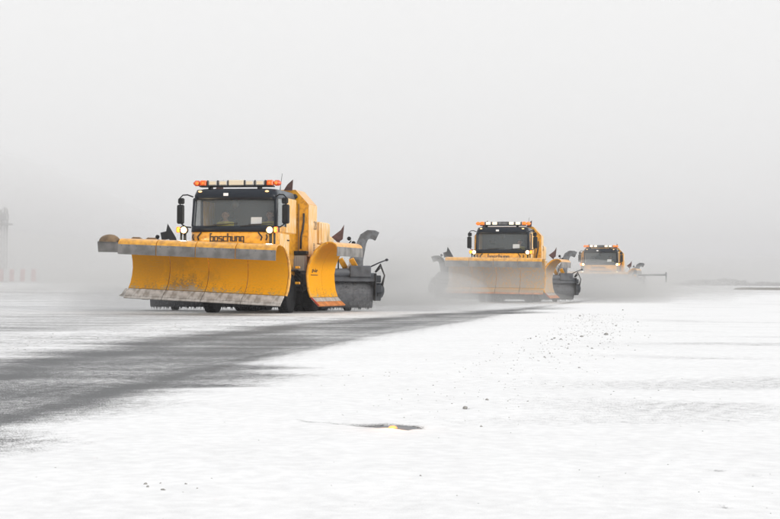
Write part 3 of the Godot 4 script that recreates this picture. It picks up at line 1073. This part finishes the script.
var person_mesh: ArrayMesh
var hair_mesh: ArrayMesh
func make_person() -> void:
	var st := T(true)
	var vest := Color(0.62, 0.55, 0.05)
	var cloth := Color(0.03, 0.04, 0.07)
	var skin := Color(0.45, 0.27, 0.19)
	var bones := [
		[V(0, 0.10, -0.02), 0.15, V(0, 0.28, -0.05), 0.14], [V(0, 0.28, -0.05), 0.14, V(0, 0.47, -0.05), 0.15],
		[V(-0.13, 0.52, -0.04), 0.08, V(0.13, 0.52, -0.04), 0.08], [V(0, 0.54, -0.04), 0.065, V(0, 0.66, 0.0), 0.055]]
	for s in [-1.0, 1.0]:
		bones.append_array([
			[V(s * 0.19, 0.52, -0.04), 0.068, V(s * 0.25, 0.27, 0.08), 0.05], [V(s * 0.25, 0.27, 0.08), 0.05, V(s * 0.20, 0.34, 0.35), 0.034],
			[V(s * 0.09, 0.09, 0.02), 0.10, V(s * 0.12, 0.13, 0.45), 0.07], [V(s * 0.12, 0.13, 0.45), 0.066, V(s * 0.12, -0.30, 0.50), 0.045],
			[V(s * 0.12, -0.36, 0.48), 0.045, V(s * 0.13, -0.37, 0.66), 0.038]])
	nets(st, bones, 0.02, 0.05, func(p: Vector3) -> Color:
		if p.y > 0.60: return skin
		return vest if absf(p.x) < 0.24 and p.y > 0.12 and p.z < 0.14 else cloth)
	var head := [
		[V(0, 0.66, 0.0), 0.055, V(0, 0.72, 0.02), 0.06], [V(0, 0.78, 0.005), 0.088, V(0, 0.80, 0.0), 0.09], [V(0, 0.72, 0.035), 0.06, V(0, 0.78, 0.03), 0.072],
		[V(0, 0.675, 0.07), 0.03, V(0, 0.70, 0.06), 0.05], [V(0, 0.775, 0.098), 0.010, V(0, 0.735, 0.118), 0.015], [V(-0.02, 0.705, 0.098), 0.010, V(0.02, 0.705, 0.098), 0.010]]
	for s in [-1.0, 1.0]:
		head.append([V(s * 0.092, 0.77, 0.0), 0.014, V(s * 0.096, 0.735, 0.005), 0.012])
		head.append([V(s * 0.015, 0.79, 0.092), 0.010, V(s * 0.05, 0.79, 0.08), 0.010])
	nets(st, head, 0.009, 0.022, func(p: Vector3) -> Color:
		if absf(p.y - 0.705) < 0.007 and p.z > 0.095: return Color(0.3, 0.11, 0.09)
		for s in [-1.0, 1.0]:
			if Vector2(p.x - s * 0.034, p.y - 0.768).length() < 0.011 and p.z > 0.06: return Color(0.03, 0.025, 0.02)
		return skin)
	for s in [-1.0, 1.0]:
		var w := V(s * 0.20, 0.34, 0.35)
		var hand := [[w, 0.030, w + V(-s * 0.004, 0.02, 0.05), 0.034], [w + V(-s * 0.02, 0.02, 0.05), 0.022, w + V(s * 0.02, 0.025, 0.085), 0.02]]
		for k in 4:
			var o := (k - 1.5) * 0.022
			var l: float = [0.036, 0.042, 0.040, 0.030][k]
			var k0 := w + V(s * o, 0.025, 0.085)
			var k1 := k0 + V(0, 0.008, l)
			var k2 := k1 + V(0, -0.03, 0.012)
			hand.append_array([[k0, 0.0105, k1, 0.0095], [k1, 0.0095, k2, 0.0085], [k2, 0.0085, k2 + V(0, -0.018, -0.016), 0.0075]])
		hand.append_array([[w + V(-s * 0.02, 0.015, 0.03), 0.014, w + V(-s * 0.05, 0.012, 0.07), 0.011], [w + V(-s * 0.05, 0.012, 0.07), 0.011, w + V(-s * 0.045, 0.0, 0.10), 0.009]])
		nets(st, hand, 0.006, 0.008, func(_p: Vector3) -> Color: return skin)
	st.generate_normals()
	person_mesh = st.commit()
	var hs := T(true)
	nets(hs, [[V(0, 0.815, -0.018), 0.088, V(0, 0.80, -0.035), 0.085], [V(0, 0.77, -0.055), 0.06, V(0, 0.72, -0.05), 0.045], [V(-0.05, 0.855, 0.045), 0.025, V(0.05, 0.855, 0.045), 0.025]], 0.012, 0.03, func(_p: Vector3) -> Color: return Color.BLACK)
	hs.generate_normals()
	hair_mesh = hs.commit()

func person(truck_at: Vector3, x: float, label: String, turn := 0.0) -> void:
	var o := MeshInstance3D.new()
	o.name = numbered("person")
	o.mesh = person_mesh
	o.material_override = M.person
	add_child(o)
	o.position = truck_at + V(x, 1.87, -1.32)
	o.rotation_degrees.y = turn
	meta(o, label, "person", "people in the truck cabs")
	var h := MeshInstance3D.new()
	h.name = "hair"
	h.mesh = hair_mesh
	h.material_override = M.hair
	o.add_child(h, true)

# ---------------------------------------------------------------- ground and snow
var nA := noise(101, 1.0, 2)
var nB := noise(102, 1.0, 3)
var nC := noise(103, 1.0, 3)
const FX := -0.189
const FZ := -0.982

func along(z: float, table: Array) -> float:
	if z >= table[0][0]: return table[0][1]
	for i in range(1, table.size()):
		if z >= table[i][0]:
			return lerpf(table[i - 1][1], table[i][1], (z - table[i - 1][0]) / (table[i][0] - table[i - 1][0]))
	return table[-1][1]

const FAR_EDGE := [[-3.0, -5.6], [-13.0, -6.2], [-19.0, -7.1], [-28.0, -7.6], [-36.0, -6.6], [-46.0, -5.5], [-64.0, -4.9], [-90.0, -4.7]]
const NEAR_EDGE := [[-3.0, -3.0], [-7.4, -3.6], [-9.5, -3.75], [-14.0, -4.1], [-24.0, -4.35], [-38.0, -4.3], [-46.0, -4.6], [-64.0, -4.4], [-80.0, -4.0]]

const BARE := [[0.17, -5.78, 0.04, 0.07], [0.18, -6.9, 0.05, 0.06], [0.33, -6.73, 0.05, 0.06], [-1.4, -9.9, 0.04, 0.06]]

# share of the ground that snow covers at a place
func cover(x: float, z: float) -> float:
	var a := x * -FZ + z * FX     # along the wind
	var b := x * FX + z * FZ      # across it
	var st := nA.get_noise_2d(a * 0.10, b * 0.75)
	var fine := nB.get_noise_2d(a * 0.5, b * 2.6)
	var grow := clampf(-z / 18.0, 0.85, 2.2)
	var e1 := along(z, NEAR_EDGE) + (nC.get_noise_2d(b * 0.30 / grow, 3.0 + a * 0.05) * 0.85 + nC.get_noise_2d(b * 1.0 / grow, a * 0.06) * 0.35) * clampf(-z / 12.0, 0.55, 1.7) + fine * 0.10
	var e2 := along(z, FAR_EDGE) + nC.get_noise_2d(z * 0.25, 60.0) * 0.5 + fine * 0.12
	var inside := 0.32 + 0.45 * smoothstep(-44.0, -56.0, z) + st * 0.16 + fine * 0.05 + nC.get_noise_2d(x * 0.5 + 7.0, z * 0.22) * 0.22
	var c0 := along(z, NEAR_EDGE) - 0.35 + nC.get_noise_2d(z * 0.2, 20.0) * 0.18
	inside -= 0.24 * exp(-pow((x - c0) / 0.16, 2.0))
	inside -= 0.22 * exp(-pow((x - e2 - 0.35) / 0.35, 2.0))
	inside = clampf(inside, 0.04, 0.9)
	var t1 := smoothstep(e1 - 0.3, e1 + 1.0 * clampf(-z / 15.0, 0.7, 1.6), x + fine * 0.08)
	var right := 1.0 - 0.28 * smoothstep(0.0, 0.6, nA.get_noise_2d(a * 0.14 + 40.0, b * 0.38)) * smoothstep(-2.5, 0.3, x) - 0.16 * smoothstep(0.25, 0.6, fine) * smoothstep(-2.0, 1.0, x) * smoothstep(0.0, 0.3, st)
	var p := lerpf(inside, right, t1)
	# left of the strip: churned band, then the swept lane of the first truck
	var left := 0.74 + fine * 0.16 + st * 0.2
	left = lerpf(left, 0.60 + st * 0.22 + fine * 0.08, smoothstep(-9.6, -11.2, x + nC.get_noise_2d(z * 0.12, 90.0) * 0.8))
	left = lerpf(left, 0.70 + st * 0.22, smoothstep(-14.0, -17.0, x))
	left = lerpf(left, 0.75 + 0.45 * nA.get_noise_2d(x * 0.05, z * 0.03), smoothstep(-25.0, -45.0, x))
	p = lerpf(p, left, smoothstep(e2 + 0.3, e2 - 1.0, x))
	# bare streak round the inset light
	var u := clampf((x + 2.26) / 0.86, 0.0, 1.0)
	var line := lerpf(-8.80, -8.47, pow(u, 0.7))
	var w := (0.03 + 0.13 * smoothstep(0.35, 0.72, u)) * (1.0 if u > 0.0 and u < 1.0 else 0.0) * smoothstep(1.0, 0.85, u) + 0.0001
	var q := absf(z - line - nB.get_noise_2d(x * 6.0, 5.0) * 0.035) / w
	p = minf(p, lerpf(0.6 - 0.3 * u, 1.0, smoothstep(0.2, 1.7, q)))
	for sp: Array in BARE:
		var da: float = (a - (sp[0] * -FZ + sp[1] * FX)) / sp[2]
		var db: float = (b - (sp[0] * FX + sp[1] * FZ)) / sp[3]
		var rr := da * da + db * db
		if rr < 4.0: p -= 0.6 * exp(-rr * 1.5) * (0.8 + fine)
	# faint wheel marks on the far right
	for o: float in [0.0, 1.9]:
		var tx := 2.6 + o - z * 0.0235
		if z < -30.0: p -= 0.12 * exp(-pow((x - tx) / 0.22, 2.0)) * (0.5 + st)
	return clampf(p, 0.0, 1.0)

func relief(x: float, z: float, p: float) -> float:
	var a := x * -FZ + z * FX
	var b := x * FX + z * FZ
	var h := 0.006 + 0.012 * p + 0.002 * nA.get_noise_2d(a * 0.7, b * 1.5) + 0.0018 * nB.get_noise_2d(x * 4.0, z * 4.0) + 0.0012 * nC.get_noise_2d(x * 11.0, z * 11.0)
	h += 0.012 * maxf(0.0, nB.get_noise_2d(x * 2.2 + 9.0, z * 2.2)) * exp(-pow((x + 1.6) / 0.9, 2.0))
	h += 0.02 * maxf(0.0, nB.get_noise_2d(x * 3.0, z * 3.0)) * exp(-pow((x + 8.6) / 1.2, 2.0))
	return maxf(h, 0.004)

func snow_tile(x0: float, x1: float, z0: float, z1: float, cell: float, far: bool) -> void:
	var nx := int((x1 - x0) / cell)
	var nz := int((z1 - z0) / cell)
	var vs := PackedVector3Array()
	var cs := PackedColorArray()
	vs.resize((nx + 1) * (nz + 1))
	cs.resize(vs.size())
	for j in nz + 1:
		var z := z0 + (z1 - z0) * j / nz
		for i in nx + 1:
			var x := x0 + (x1 - x0) * i / nx
			var p := cover(x, z) if not far else clampf(0.9 + 0.4 * nA.get_noise_2d(x * 0.02, z * 0.01), 0.5, 1.0)
			var k := j * (nx + 1) + i
			vs[k] = V(x, relief(x, z, p) if not far else 0.02, z)
			var tone := 0.80 + 0.02 * nA.get_noise_2d((x * -FZ + z * FX) * 0.12, (x * FX + z * FZ) * 0.5) + 0.03 * nB.get_noise_2d(x * 1.7, z * 1.7) - 0.10 * smoothstep(-5.0, -9.0, x) * (0.6 + nA.get_noise_2d(x, z))
			cs[k] = Color(tone, tone, tone, 1.0 / (2.0 - p))
	var ix := PackedInt32Array()
	ix.resize(nx * nz * 6)
	var w := 0
	for j in nz:
		for i in nx:
			var k := j * (nx + 1) + i
			for q in [k, k + 1, k + nx + 2, k, k + nx + 2, k + nx + 1]:
				ix[w] = q
				w += 1
	var ns := PackedVector3Array()
	ns.resize(vs.size())
	for j in nz + 1:
		for i in nx + 1:
			var k := j * (nx + 1) + i
			var dx := (vs[j * (nx + 1) + mini(i + 1, nx)].y - vs[j * (nx + 1) + maxi(i - 1, 0)].y) / (2 * cell)
			var dz := (vs[mini(j + 1, nz) * (nx + 1) + i].y - vs[maxi(j - 1, 0) * (nx + 1) + i].y) / (2 * cell)
			ns[k] = V(-dx, 1, -dz).normalized()
	var ar := []
	ar.resize(Mesh.ARRAY_MAX)
	ar[Mesh.ARRAY_VERTEX] = vs
	ar[Mesh.ARRAY_NORMAL] = ns
	ar[Mesh.ARRAY_COLOR] = cs
	ar[Mesh.ARRAY_INDEX] = ix
	var me := ArrayMesh.new()
	me.add_surface_from_arrays(Mesh.PRIMITIVE_TRIANGLES, ar)
	var o := MeshInstance3D.new()
	o.mesh = me
	o.material_override = M.snow
	o.name = numbered("snow_ground")
	add_child(o)
	meta(o, "thin wind-blown snow lying over the runway", "snow", "", "structure")

func snow_material() -> void:
	# grains: equalised noise in the alpha channel, slight tone in the colours
	var size := 1024
	var fine := noise(7, 0.16, 3).get_seamless_image(size, size).get_data()
	var mid := noise(8, 0.025, 4).get_seamless_image(size, size).get_data()
	var grain := noise(9, 0.45, 1).get_seamless_image(size, size).get_data()
	var raw := PackedInt32Array()
	raw.resize(size * size)
	var hist := PackedInt32Array()
	hist.resize(1024)
	for i in size * size:
		var v := fine[i] + (mid[i] >> 1) + grain[i] * 2
		raw[i] = v
		hist[v] += 1
	var lut := PackedByteArray()
	lut.resize(1024)
	var sum := 0
	for v in 1024:
		sum += hist[v]
		lut[v] = 127 + int(128.0 * sum / (size * size))
	var out := PackedByteArray()
	out.resize(size * size * 4)
	var bump := PackedByteArray()
	bump.resize(size * size)
	for i in size * size:
		var t := 238 + (mid[i] >> 4)
		out[i * 4] = t
		out[i * 4 + 1] = t
		out[i * 4 + 2] = t
		out[i * 4 + 3] = lut[raw[i]]
		bump[i] = (fine[i] >> 2) + (mid[i] >> 1) + (grain[i] >> 2)
	var tex := ImageTexture.create_from_image(Image.create_from_data(size, size, false, Image.FORMAT_RGBA8, out))
	var m := mat("snow", lin(0.985, 0.99, 1.0), 0.85, 0.0, tex, 0.31)
	m.uv1_world_triplanar = true
	m.uv1_triplanar_sharpness = 8.0
	m.vertex_color_use_as_albedo = true
	m.transparency = BaseMaterial3D.TRANSPARENCY_ALPHA_SCISSOR
	m.alpha_scissor_threshold = 0.5
	m.metallic_specular = 0.25
	m.heightmap_enabled = true
	m.heightmap_scale = 0.25
	m.heightmap_texture = ImageTexture.create_from_image(Image.create_from_data(size, size, false, Image.FORMAT_L8, bump))
	var at := ramp_tex(21, 0.3, 3, [[0.25, lin(0.045, 0.047, 0.05)], [0.6, lin(0.085, 0.088, 0.093)], [0.8, lin(0.16, 0.165, 0.17)]], 512)
	m = mat("asphalt", Color.WHITE, 0.7, 0.0, at, 0.7)
	m.uv1_world_triplanar = true

func ground() -> void:
	snow_material()
	var st := T()
	quad(st, V(-1500, 0, 1500), V(1500, 0, 1500), V(1500, 0, -2400), V(-1500, 0, -2400))
	var o := put(st, numbered("runway_ground"), M.asphalt, self)
	meta(o, "dark asphalt of the runway showing through the snow", "runway", "", "structure")
	snow_tile(-14.0, 6.0, -34.0, -3.0, 0.06, false)
	snow_tile(-60.0, -14.0, -34.0, -3.0, 0.3, false)
	snow_tile(6.0, 30.0, -34.0, -3.0, 0.3, false)
	snow_tile(-60.0, 30.0, -3.0, 12.0, 0.5, false)
	snow_tile(-60.0, 30.0, -130.0, -34.0, 0.25, false)
	snow_tile(-1200.0, -60.0, -130.0, 12.0, 10.0, true)
	snow_tile(30.0, 1200.0, -130.0, 12.0, 10.0, true)
	snow_tile(-1200.0, 1200.0, -2300.0, -130.0, 20.0, true)
	snow_tile(-1200.0, 1200.0, 12.0, 400.0, 20.0, true)

# crumbs of ice: [x, z, size]
const LUMPS := [[-1.15, -24.7, 0.125], [-1.49, -23.65, 0.085], [-1.72, -47.72, 0.1], [-1.21, -29.93, 0.065], [-1.83, -22.67, 0.065], [-1.84, -22.26, 0.05], [-1.71, -22.3, 0.05], [-1.47, -20.56, 0.045], [-1.39, -19.31, 0.043], [-1.5, -17.89, 0.04], [-1.09, -19.41, 0.042], [-1.48, -16.93, 0.036], [-0.96, -14.88, 0.034], [-0.87, -33.19, 0.07], [-2.47, -38.54, 0.08], [-2.78, -39.62, 0.055], [-1.99, -34.51, 0.05], [-1.33, -31.36, 0.065], [-1.0, -26.3, 0.038], [-2.18, -23.39, 0.05], [-2.18, -22.54, 0.048], [-1.39, -9.89, 0.036], [-1.33, -10.59, 0.03], [-1.12, -8.64, 0.018], [-1.09, -6.39, 0.013], [-2.14, -5.85, 0.017], [-2.1, -5.77, 0.018], [-2.09, -5.89, 0.013], [-2.01, -5.7, 0.021], [-1.98, -5.89, 0.013], [-1.89, -5.76, 0.013], [-1.5, -5.49, 0.017], [-1.45, -5.38, 0.016], [-2.18, -9.76, 0.02], [-1.64, -11.95, 0.025], [-2.48, -8.47, 0.012], [-0.53, -24.46, 0.035], [-1.07, -21.04, 0.03], [-2.13, -27.58, 0.038], [-1.87, -20.76, 0.03]]

func lump(st: SurfaceTool, c: Vector3, r: float, seed_: int) -> void:
	var rng := RandomNumberGenerator.new()
	rng.seed = seed_
	var rings := []
	var sq := rng.randf_range(0.5, 0.75)
	var rx := rng.randf_range(0.9, 1.35)
	for i in 5:
		var a := PI * i / 4
		var ring := []
		for k in 7:
			var b := TAU * k / 7
			var j := rng.randf_range(0.45, 1.25)
			ring.append(c + V(cos(b) * maxf(sin(a), 0.08) * r * j * rx, cos(a) * r * sq * j, sin(b) * maxf(sin(a), 0.08) * r * j))
		rings.append(ring)
	loft(st, rings, true)

func lump_label(i: int, x: float, z: float) -> String:
	if i == 0: return "biggest dark ice lump lying on the snow right of the trucks"
	if i == 1: return "second biggest dark ice lump, just left of the biggest one"
	if z > -6.2: return "tiny dark ice crumb in the cluster at the lower left" if x < -1.7 else "tiny dark ice crumb at the bottom edge right of the cluster"
	if z > -13.0: return "small dark ice lump lying near the glowing runway light"
	if z < -44.0: return "dark ice lump farthest along the trail towards the trucks"
	if z < -28.0: return "small dark ice lump in the far part of the crumb trail"
	return "small dark ice lump in the near part of the crumb trail"

func crumbs() -> void:
	var rng := RandomNumberGenerator.new()
	rng.seed = 77
	for i in LUMPS.size():
		var l: Array = LUMPS[i]
		if l[2] < 0.03 and i > 30: continue
		var st := T()
		lump(st, Vector3.ZERO, l[2] * (0.40 if i == 0 else 0.46 if l[1] > -13.0 else 0.34), i)
		var o := put(st, numbered("ice_lump"), M.ice, self, V(l[0], relief(l[0], l[1], 1.0) + l[2] * 0.07, l[1]))
		meta(o, lump_label(i, l[0], l[1]), "ice lump", "dark ice lumps scattered on the snow")
	var st := T()
	for k in 900:
		var z := -rng.randf_range(9.0, 42.0)
		var x := -1.55 + rng.randfn(0.0, 0.42) - (0.5 if z < -33.0 else 0.0)
		if k % 6 == 0:
			z = -rng.randf_range(4.6, 14.0)
			x = rng.randf_range(-3.0, 1.6)
		if k % 7 == 0:
			z = -rng.randf_range(13.0, 32.0)
			x = rng.randf_range(-9.6, -7.6)
		var r := rng.randf_range(0.0025, 0.0075) * clampf(-z / 14.0, 0.5, 1.7)
		lump(st, V(x, relief(x, z, cover(x, z)) + r * 0.1, z), r, 1000 + k)
	var o2 := put(st, "ice_crumbs", M.ice, self)
	meta(o2, "fine dark ice crumbs scattered over the snow", "ice crumbs", "", "stuff")

func inset_light() -> void:
	var r := thing("runway_light", "glowing orange light set in the runway in a bare streak", "runway light", V(-1.60, 0.0, -8.50))
	var st := T(true)
	var rings := []
	for p in [[0.15, 0.0], [0.15, 0.006], [0.11, 0.016], [0.06, 0.020]]:
		var ring := []
		for k in 24:
			ring.append(V(cos(TAU * k / 24) * p[0], p[1], sin(TAU * k / 24) * p[0]))
		rings.append(ring)
	loft(st, rings)
	put(st, "housing", M.steel, r)
	st = T()
	ball(st, V(0, 0.020, 0.075), V(0.026, 0.014, 0.018), 8)
	put(st, "lamp_lens", M.inset_lit, r)
	omni(r, V(0, 0.035, 0.13), lin(1.0, 0.40, 0.14), 0.012, 0.03)

# ---------------------------------------------------------------- far things
func far_things() -> void:
	var m := thing("lattice_mast", "faint lattice mast with platform in the haze at far left", "mast", V(-284.8, 0, -600))
	m.scale = V(4, 4, 4)
	for i in 4:
		var st := T()
		var sx := 0.34 * (1 if i & 1 else -1)
		var sz := 0.34 * (1 if i & 2 else -1)
		box(st, V(sx, 3.9, sz), V(0.12, 7.8, 0.12))
		put(st, "upright", M.far_mast, m)
	for k in 9:
		var st := T()
		var y := 0.4 + k * 0.85
		for s in [-1, 1]:
			bar(st, V(-0.34, y, s * 0.34), V(0.34, y + 0.8, s * 0.34), 0.06, 0.06)
			bar(st, V(s * 0.34, y, -0.34), V(s * 0.34, y + 0.8, 0.34), 0.06, 0.06)
			box(st, V(0, y, s * 0.34), V(0.68, 0.07, 0.07))
		put(st, "bracing", M.far_mast, m)
	var st := T()
	box(st, V(0.1, 6.2, 0), V(1.5, 0.18, 1.3))
	box(st, V(0.1, 7.0, 0), V(0.9, 0.7, 0.7), 0.05)
	put(st, "platform", M.far_mast, m)
	var b := thing("barrier_fence", "faint row of red and white boards beside the far mast", "barrier", V(-289.0, 0, -597))
	b.scale = V(4, 4, 4)
	for k in 9:
		st = T()
		box(st, V(k * 0.62, 0.75, 0), V(0.52, 1.3, 0.08), 0.01)
		put(st, "board", M.far_red if k % 2 == 0 else M.far_white, b)
	for k in 4:
		st = T()
		box(st, V(k * 1.65, 0.5, -0.1), V(0.09, 1.0, 0.09))
		put(st, "post", M.far_mast, b)
	# far scrub on the horizon to the right: one mass of small leaf faces
	var rng := RandomNumberGenerator.new()
	rng.seed = 12
	var lo := T()
	var nz := noise(44, 0.03, 3)
	for k in 9000:
		var x := rng.randf_range(-220.0, 420.0)
		var h := 2.0 + 2.6 * maxf(0.0, nz.get_noise_1d(x)) + (2.4 if x > 8.0 and x < 54.0 else 0.0)
		var c := V(x, rng.randf() * h, -1250.0 + rng.randf_range(-16.0, 16.0))
		var s := rng.randf_range(0.3, 0.9)
		lo.add_vertex(c + V(-s, -s * 0.6, rng.randf_range(-s, s)))
		lo.add_vertex(c + V(s, -s * 0.4, rng.randf_range(-s, s)))
		lo.add_vertex(c + V(rng.randf_range(-s, s), s, rng.randf_range(-s, s)))
	var o := put(lo, "far_wood", M.far_leaf, self)
	meta(o, "faint low line of distant scrub on the horizon", "far wood", "", "stuff")
	# dry grass beyond the snow on the far right
	var g := T()
	for k in 26000:
		var z := rng.randf_range(-330.0, -245.0)
		var x := rng.randf_range(13.0 - (z + 330.0) * 0.05, 95.0)
		var h := rng.randf_range(0.10, 0.34)
		var w := rng.randf_range(0.15, 0.5)
		g.add_vertex(V(x - w, 0.0, z + rng.randf_range(-0.2, 0.2)))
		g.add_vertex(V(x + w, 0.0, z))
		g.add_vertex(V(x + rng.randf_range(-0.3, 0.3), h, z))
	o = put(g, "dry_grass", M.dry_grass, self)
	meta(o, "strip of brown dry grass beyond the snow at far right", "grass", "", "stuff")

# snow blown into the air: a cluster of thin veils of uneven size
func plume(label: String, at: Vector3, spread: Vector3, n: int, size: Vector3, density: float, seed_: int) -> void:
	var o := thing("blowing_snow", label, "blowing snow", at, "blown snow in the air", "stuff")
	var rng := RandomNumberGenerator.new()
	rng.seed = seed_
	for k in n:
		var m := FogMaterial.new()
		m.albedo = Color(1.0, 1.0, 1.0)
		m.density = density * rng.randf_range(0.6, 1.4)
		var f := FogVolume.new()
		f.shape = RenderingServer.FOG_VOLUME_SHAPE_ELLIPSOID
		f.size = size * rng.randf_range(0.55, 1.25)
		f.material = m
		f.name = "veil"
		o.add_child(f, true)
		f.position = V(spread.x * rng.randf_range(-1, 1), spread.y * rng.randf(), spread.z * rng.randf_range(-1, 1))
		f.rotation_degrees = V(0, rng.randf_range(-30, 30), rng.randf_range(-8, 8))

func _ready() -> void:
	# camera
	var cam := Camera3D.new()
	cam.name = "camera"
	add_child(cam)
	cam.position = V(0, 0.85, 0)
	cam.rotation_degrees = V(0.88, 10.9, 0.35)
	cam.fov = 19.63
	cam.near = 0.1
	cam.far = 6000.0
	cam.current = true
	# sky: even overcast, brighter overhead
	env = Environment.new()
	env.background_mode = Environment.BG_SKY
	var sm := ProceduralSkyMaterial.new()
	sm.sky_top_color = lin(0.67, 0.672, 0.677)
	sm.sky_horizon_color = lin(0.425, 0.425, 0.424)
	sm.sky_curve = 1.0
	sm.ground_horizon_color = lin(0.41, 0.41, 0.41)
	sm.ground_bottom_color = lin(0.4, 0.4, 0.4)
	sm.sun_angle_max = 0.0
	var sky := Sky.new()
	sky.sky_material = sm
	env.sky = sky
	env.tonemap_mode = Environment.TONE_MAPPER_LINEAR
	env.tonemap_exposure = 2.16
	env.sdfgi_enabled = true
	env.ssao_enabled = true
	env.ssil_enabled = true
	env.volumetric_fog_enabled = true
	env.volumetric_fog_density = 0.0
	env.fog_enabled = true
	env.fog_density = 0.0008
	env.fog_light_color = Color(0.95, 0.95, 0.96)
	var we := WorldEnvironment.new()
	we.name = "environment"
	we.environment = env
	add_child(we)
	# the veiled sun: high on the right, a little behind the trucks' left side
	var sun := DirectionalLight3D.new()
	sun.name = "sun"
	add_child(sun)
	sun.light_energy = 0.5
	sun.light_angular_distance = 26.0
	sun.light_color = Color(1.0, 0.985, 0.96)
	sun.shadow_enabled = true
	sun.look_at_from_position(V(40, 9.6, 16), Vector3.ZERO)

	materials()
	ground()
	var places := [V(-11.38, 0, -37.5), V(-7.45, 0, -64.2), V(-5.25, 0, -103.5)]
	truck(places[0], 0, "nearest yellow snowplough truck with clean orange board and raised front plough")
	truck(places[1], 1, "middle yellow snowplough truck with lit roof lamps and snow-speckled plough")
	truck(places[2], 2, "farthest yellow snowplough truck half hidden in blown snow with side boom")
	make_person()
	person(places[0], 0.62, "driver in yellow vest behind the wheel of the nearest truck", -4.0)
	person(places[0], -0.62, "passenger in yellow vest seated in the nearest truck", 6.0)
	person(places[1], 0.62, "driver in yellow vest at the wheel of the middle truck")
	person(places[2], 0.62, "driver in yellow vest at the wheel of the farthest truck")
	inset_light()
	crumbs()
	far_things()
	# snow thrown up by the brooms and trailing behind the trucks
	plume("low snow dust round the nearest truck's broom", V(-8.9, 0.0, -45.0), V(2.2, 0.4, 2.0), 5, V(3.4, 1.7, 6.0), 0.09, 1)
	plume("low snow dust under the nearest truck's plough", V(-14.2, 0.0, -40.0), V(2.0, 0.2, 0.8), 3, V(3.4, 1.1, 6.0), 0.05, 2)
	plume("snow cloud trailing behind the nearest truck", V(-10.2, 0.3, -53.0), V(3.8, 1.6, 3.0), 8, V(4.2, 3.0, 14.0), 0.028, 3)
	plume("snow cloud over the left half of the middle truck's plough", V(-11.6, 0.2, -55.0), V(2.0, 0.8, 1.5), 6, V(3.0, 2.2, 14.0), 0.028, 4)
	plume("low snow dust under the middle truck's plough", V(-8.4, -0.1, -58.5), V(2.6, 0.1, 1.0), 4, V(3.4, 0.9, 9.0), 0.05, 5)
	plume("low snow dust behind the middle truck's broom", V(-3.7, 0.0, -71.0), V(2.6, 0.4, 2.0), 4, V(3.8, 1.6, 10.0), 0.045, 6)
	plume("snow cloud between the middle and farthest truck", V(-4.8, 0.0, -87.0), V(4.4, 0.7, 3.0), 6, V(5.0, 2.8, 25.0), 0.036, 7)
	plume("dense snow cloud in front of the farthest truck's plough", V(-5.0, 0.1, -96.0), V(3.4, 0.6, 1.0), 5, V(4.6, 2.4, 13.0), 0.05, 8)
	plume("thin snow dust right of the farthest truck", V(-0.4, 0.0, -104.0), V(3.6, 0.3, 2.0), 4, V(4.8, 2.1, 18.0), 0.028, 9)
	plume("snow drifting low over the runway in the left distance", V(-42.0, 0.0, -112.0), V(20.0, 0.3, 14.0), 4, V(46.0, 4.4, 90.0), 0.008, 10)
	plume("bank of drifting snow behind the farthest truck", V(-12.0, 0.0, -165.0), V(22.0, 0.5, 14.0), 3, V(60.0, 6.0, 90.0), 0.007, 11)
	plume("wide bank of snow haze before the far mast", V(-215.0, 0.0, -470.0), V(50.0, 4.0, 20.0), 2, V(360.0, 120.0, 170.0), 0.0026, 12)
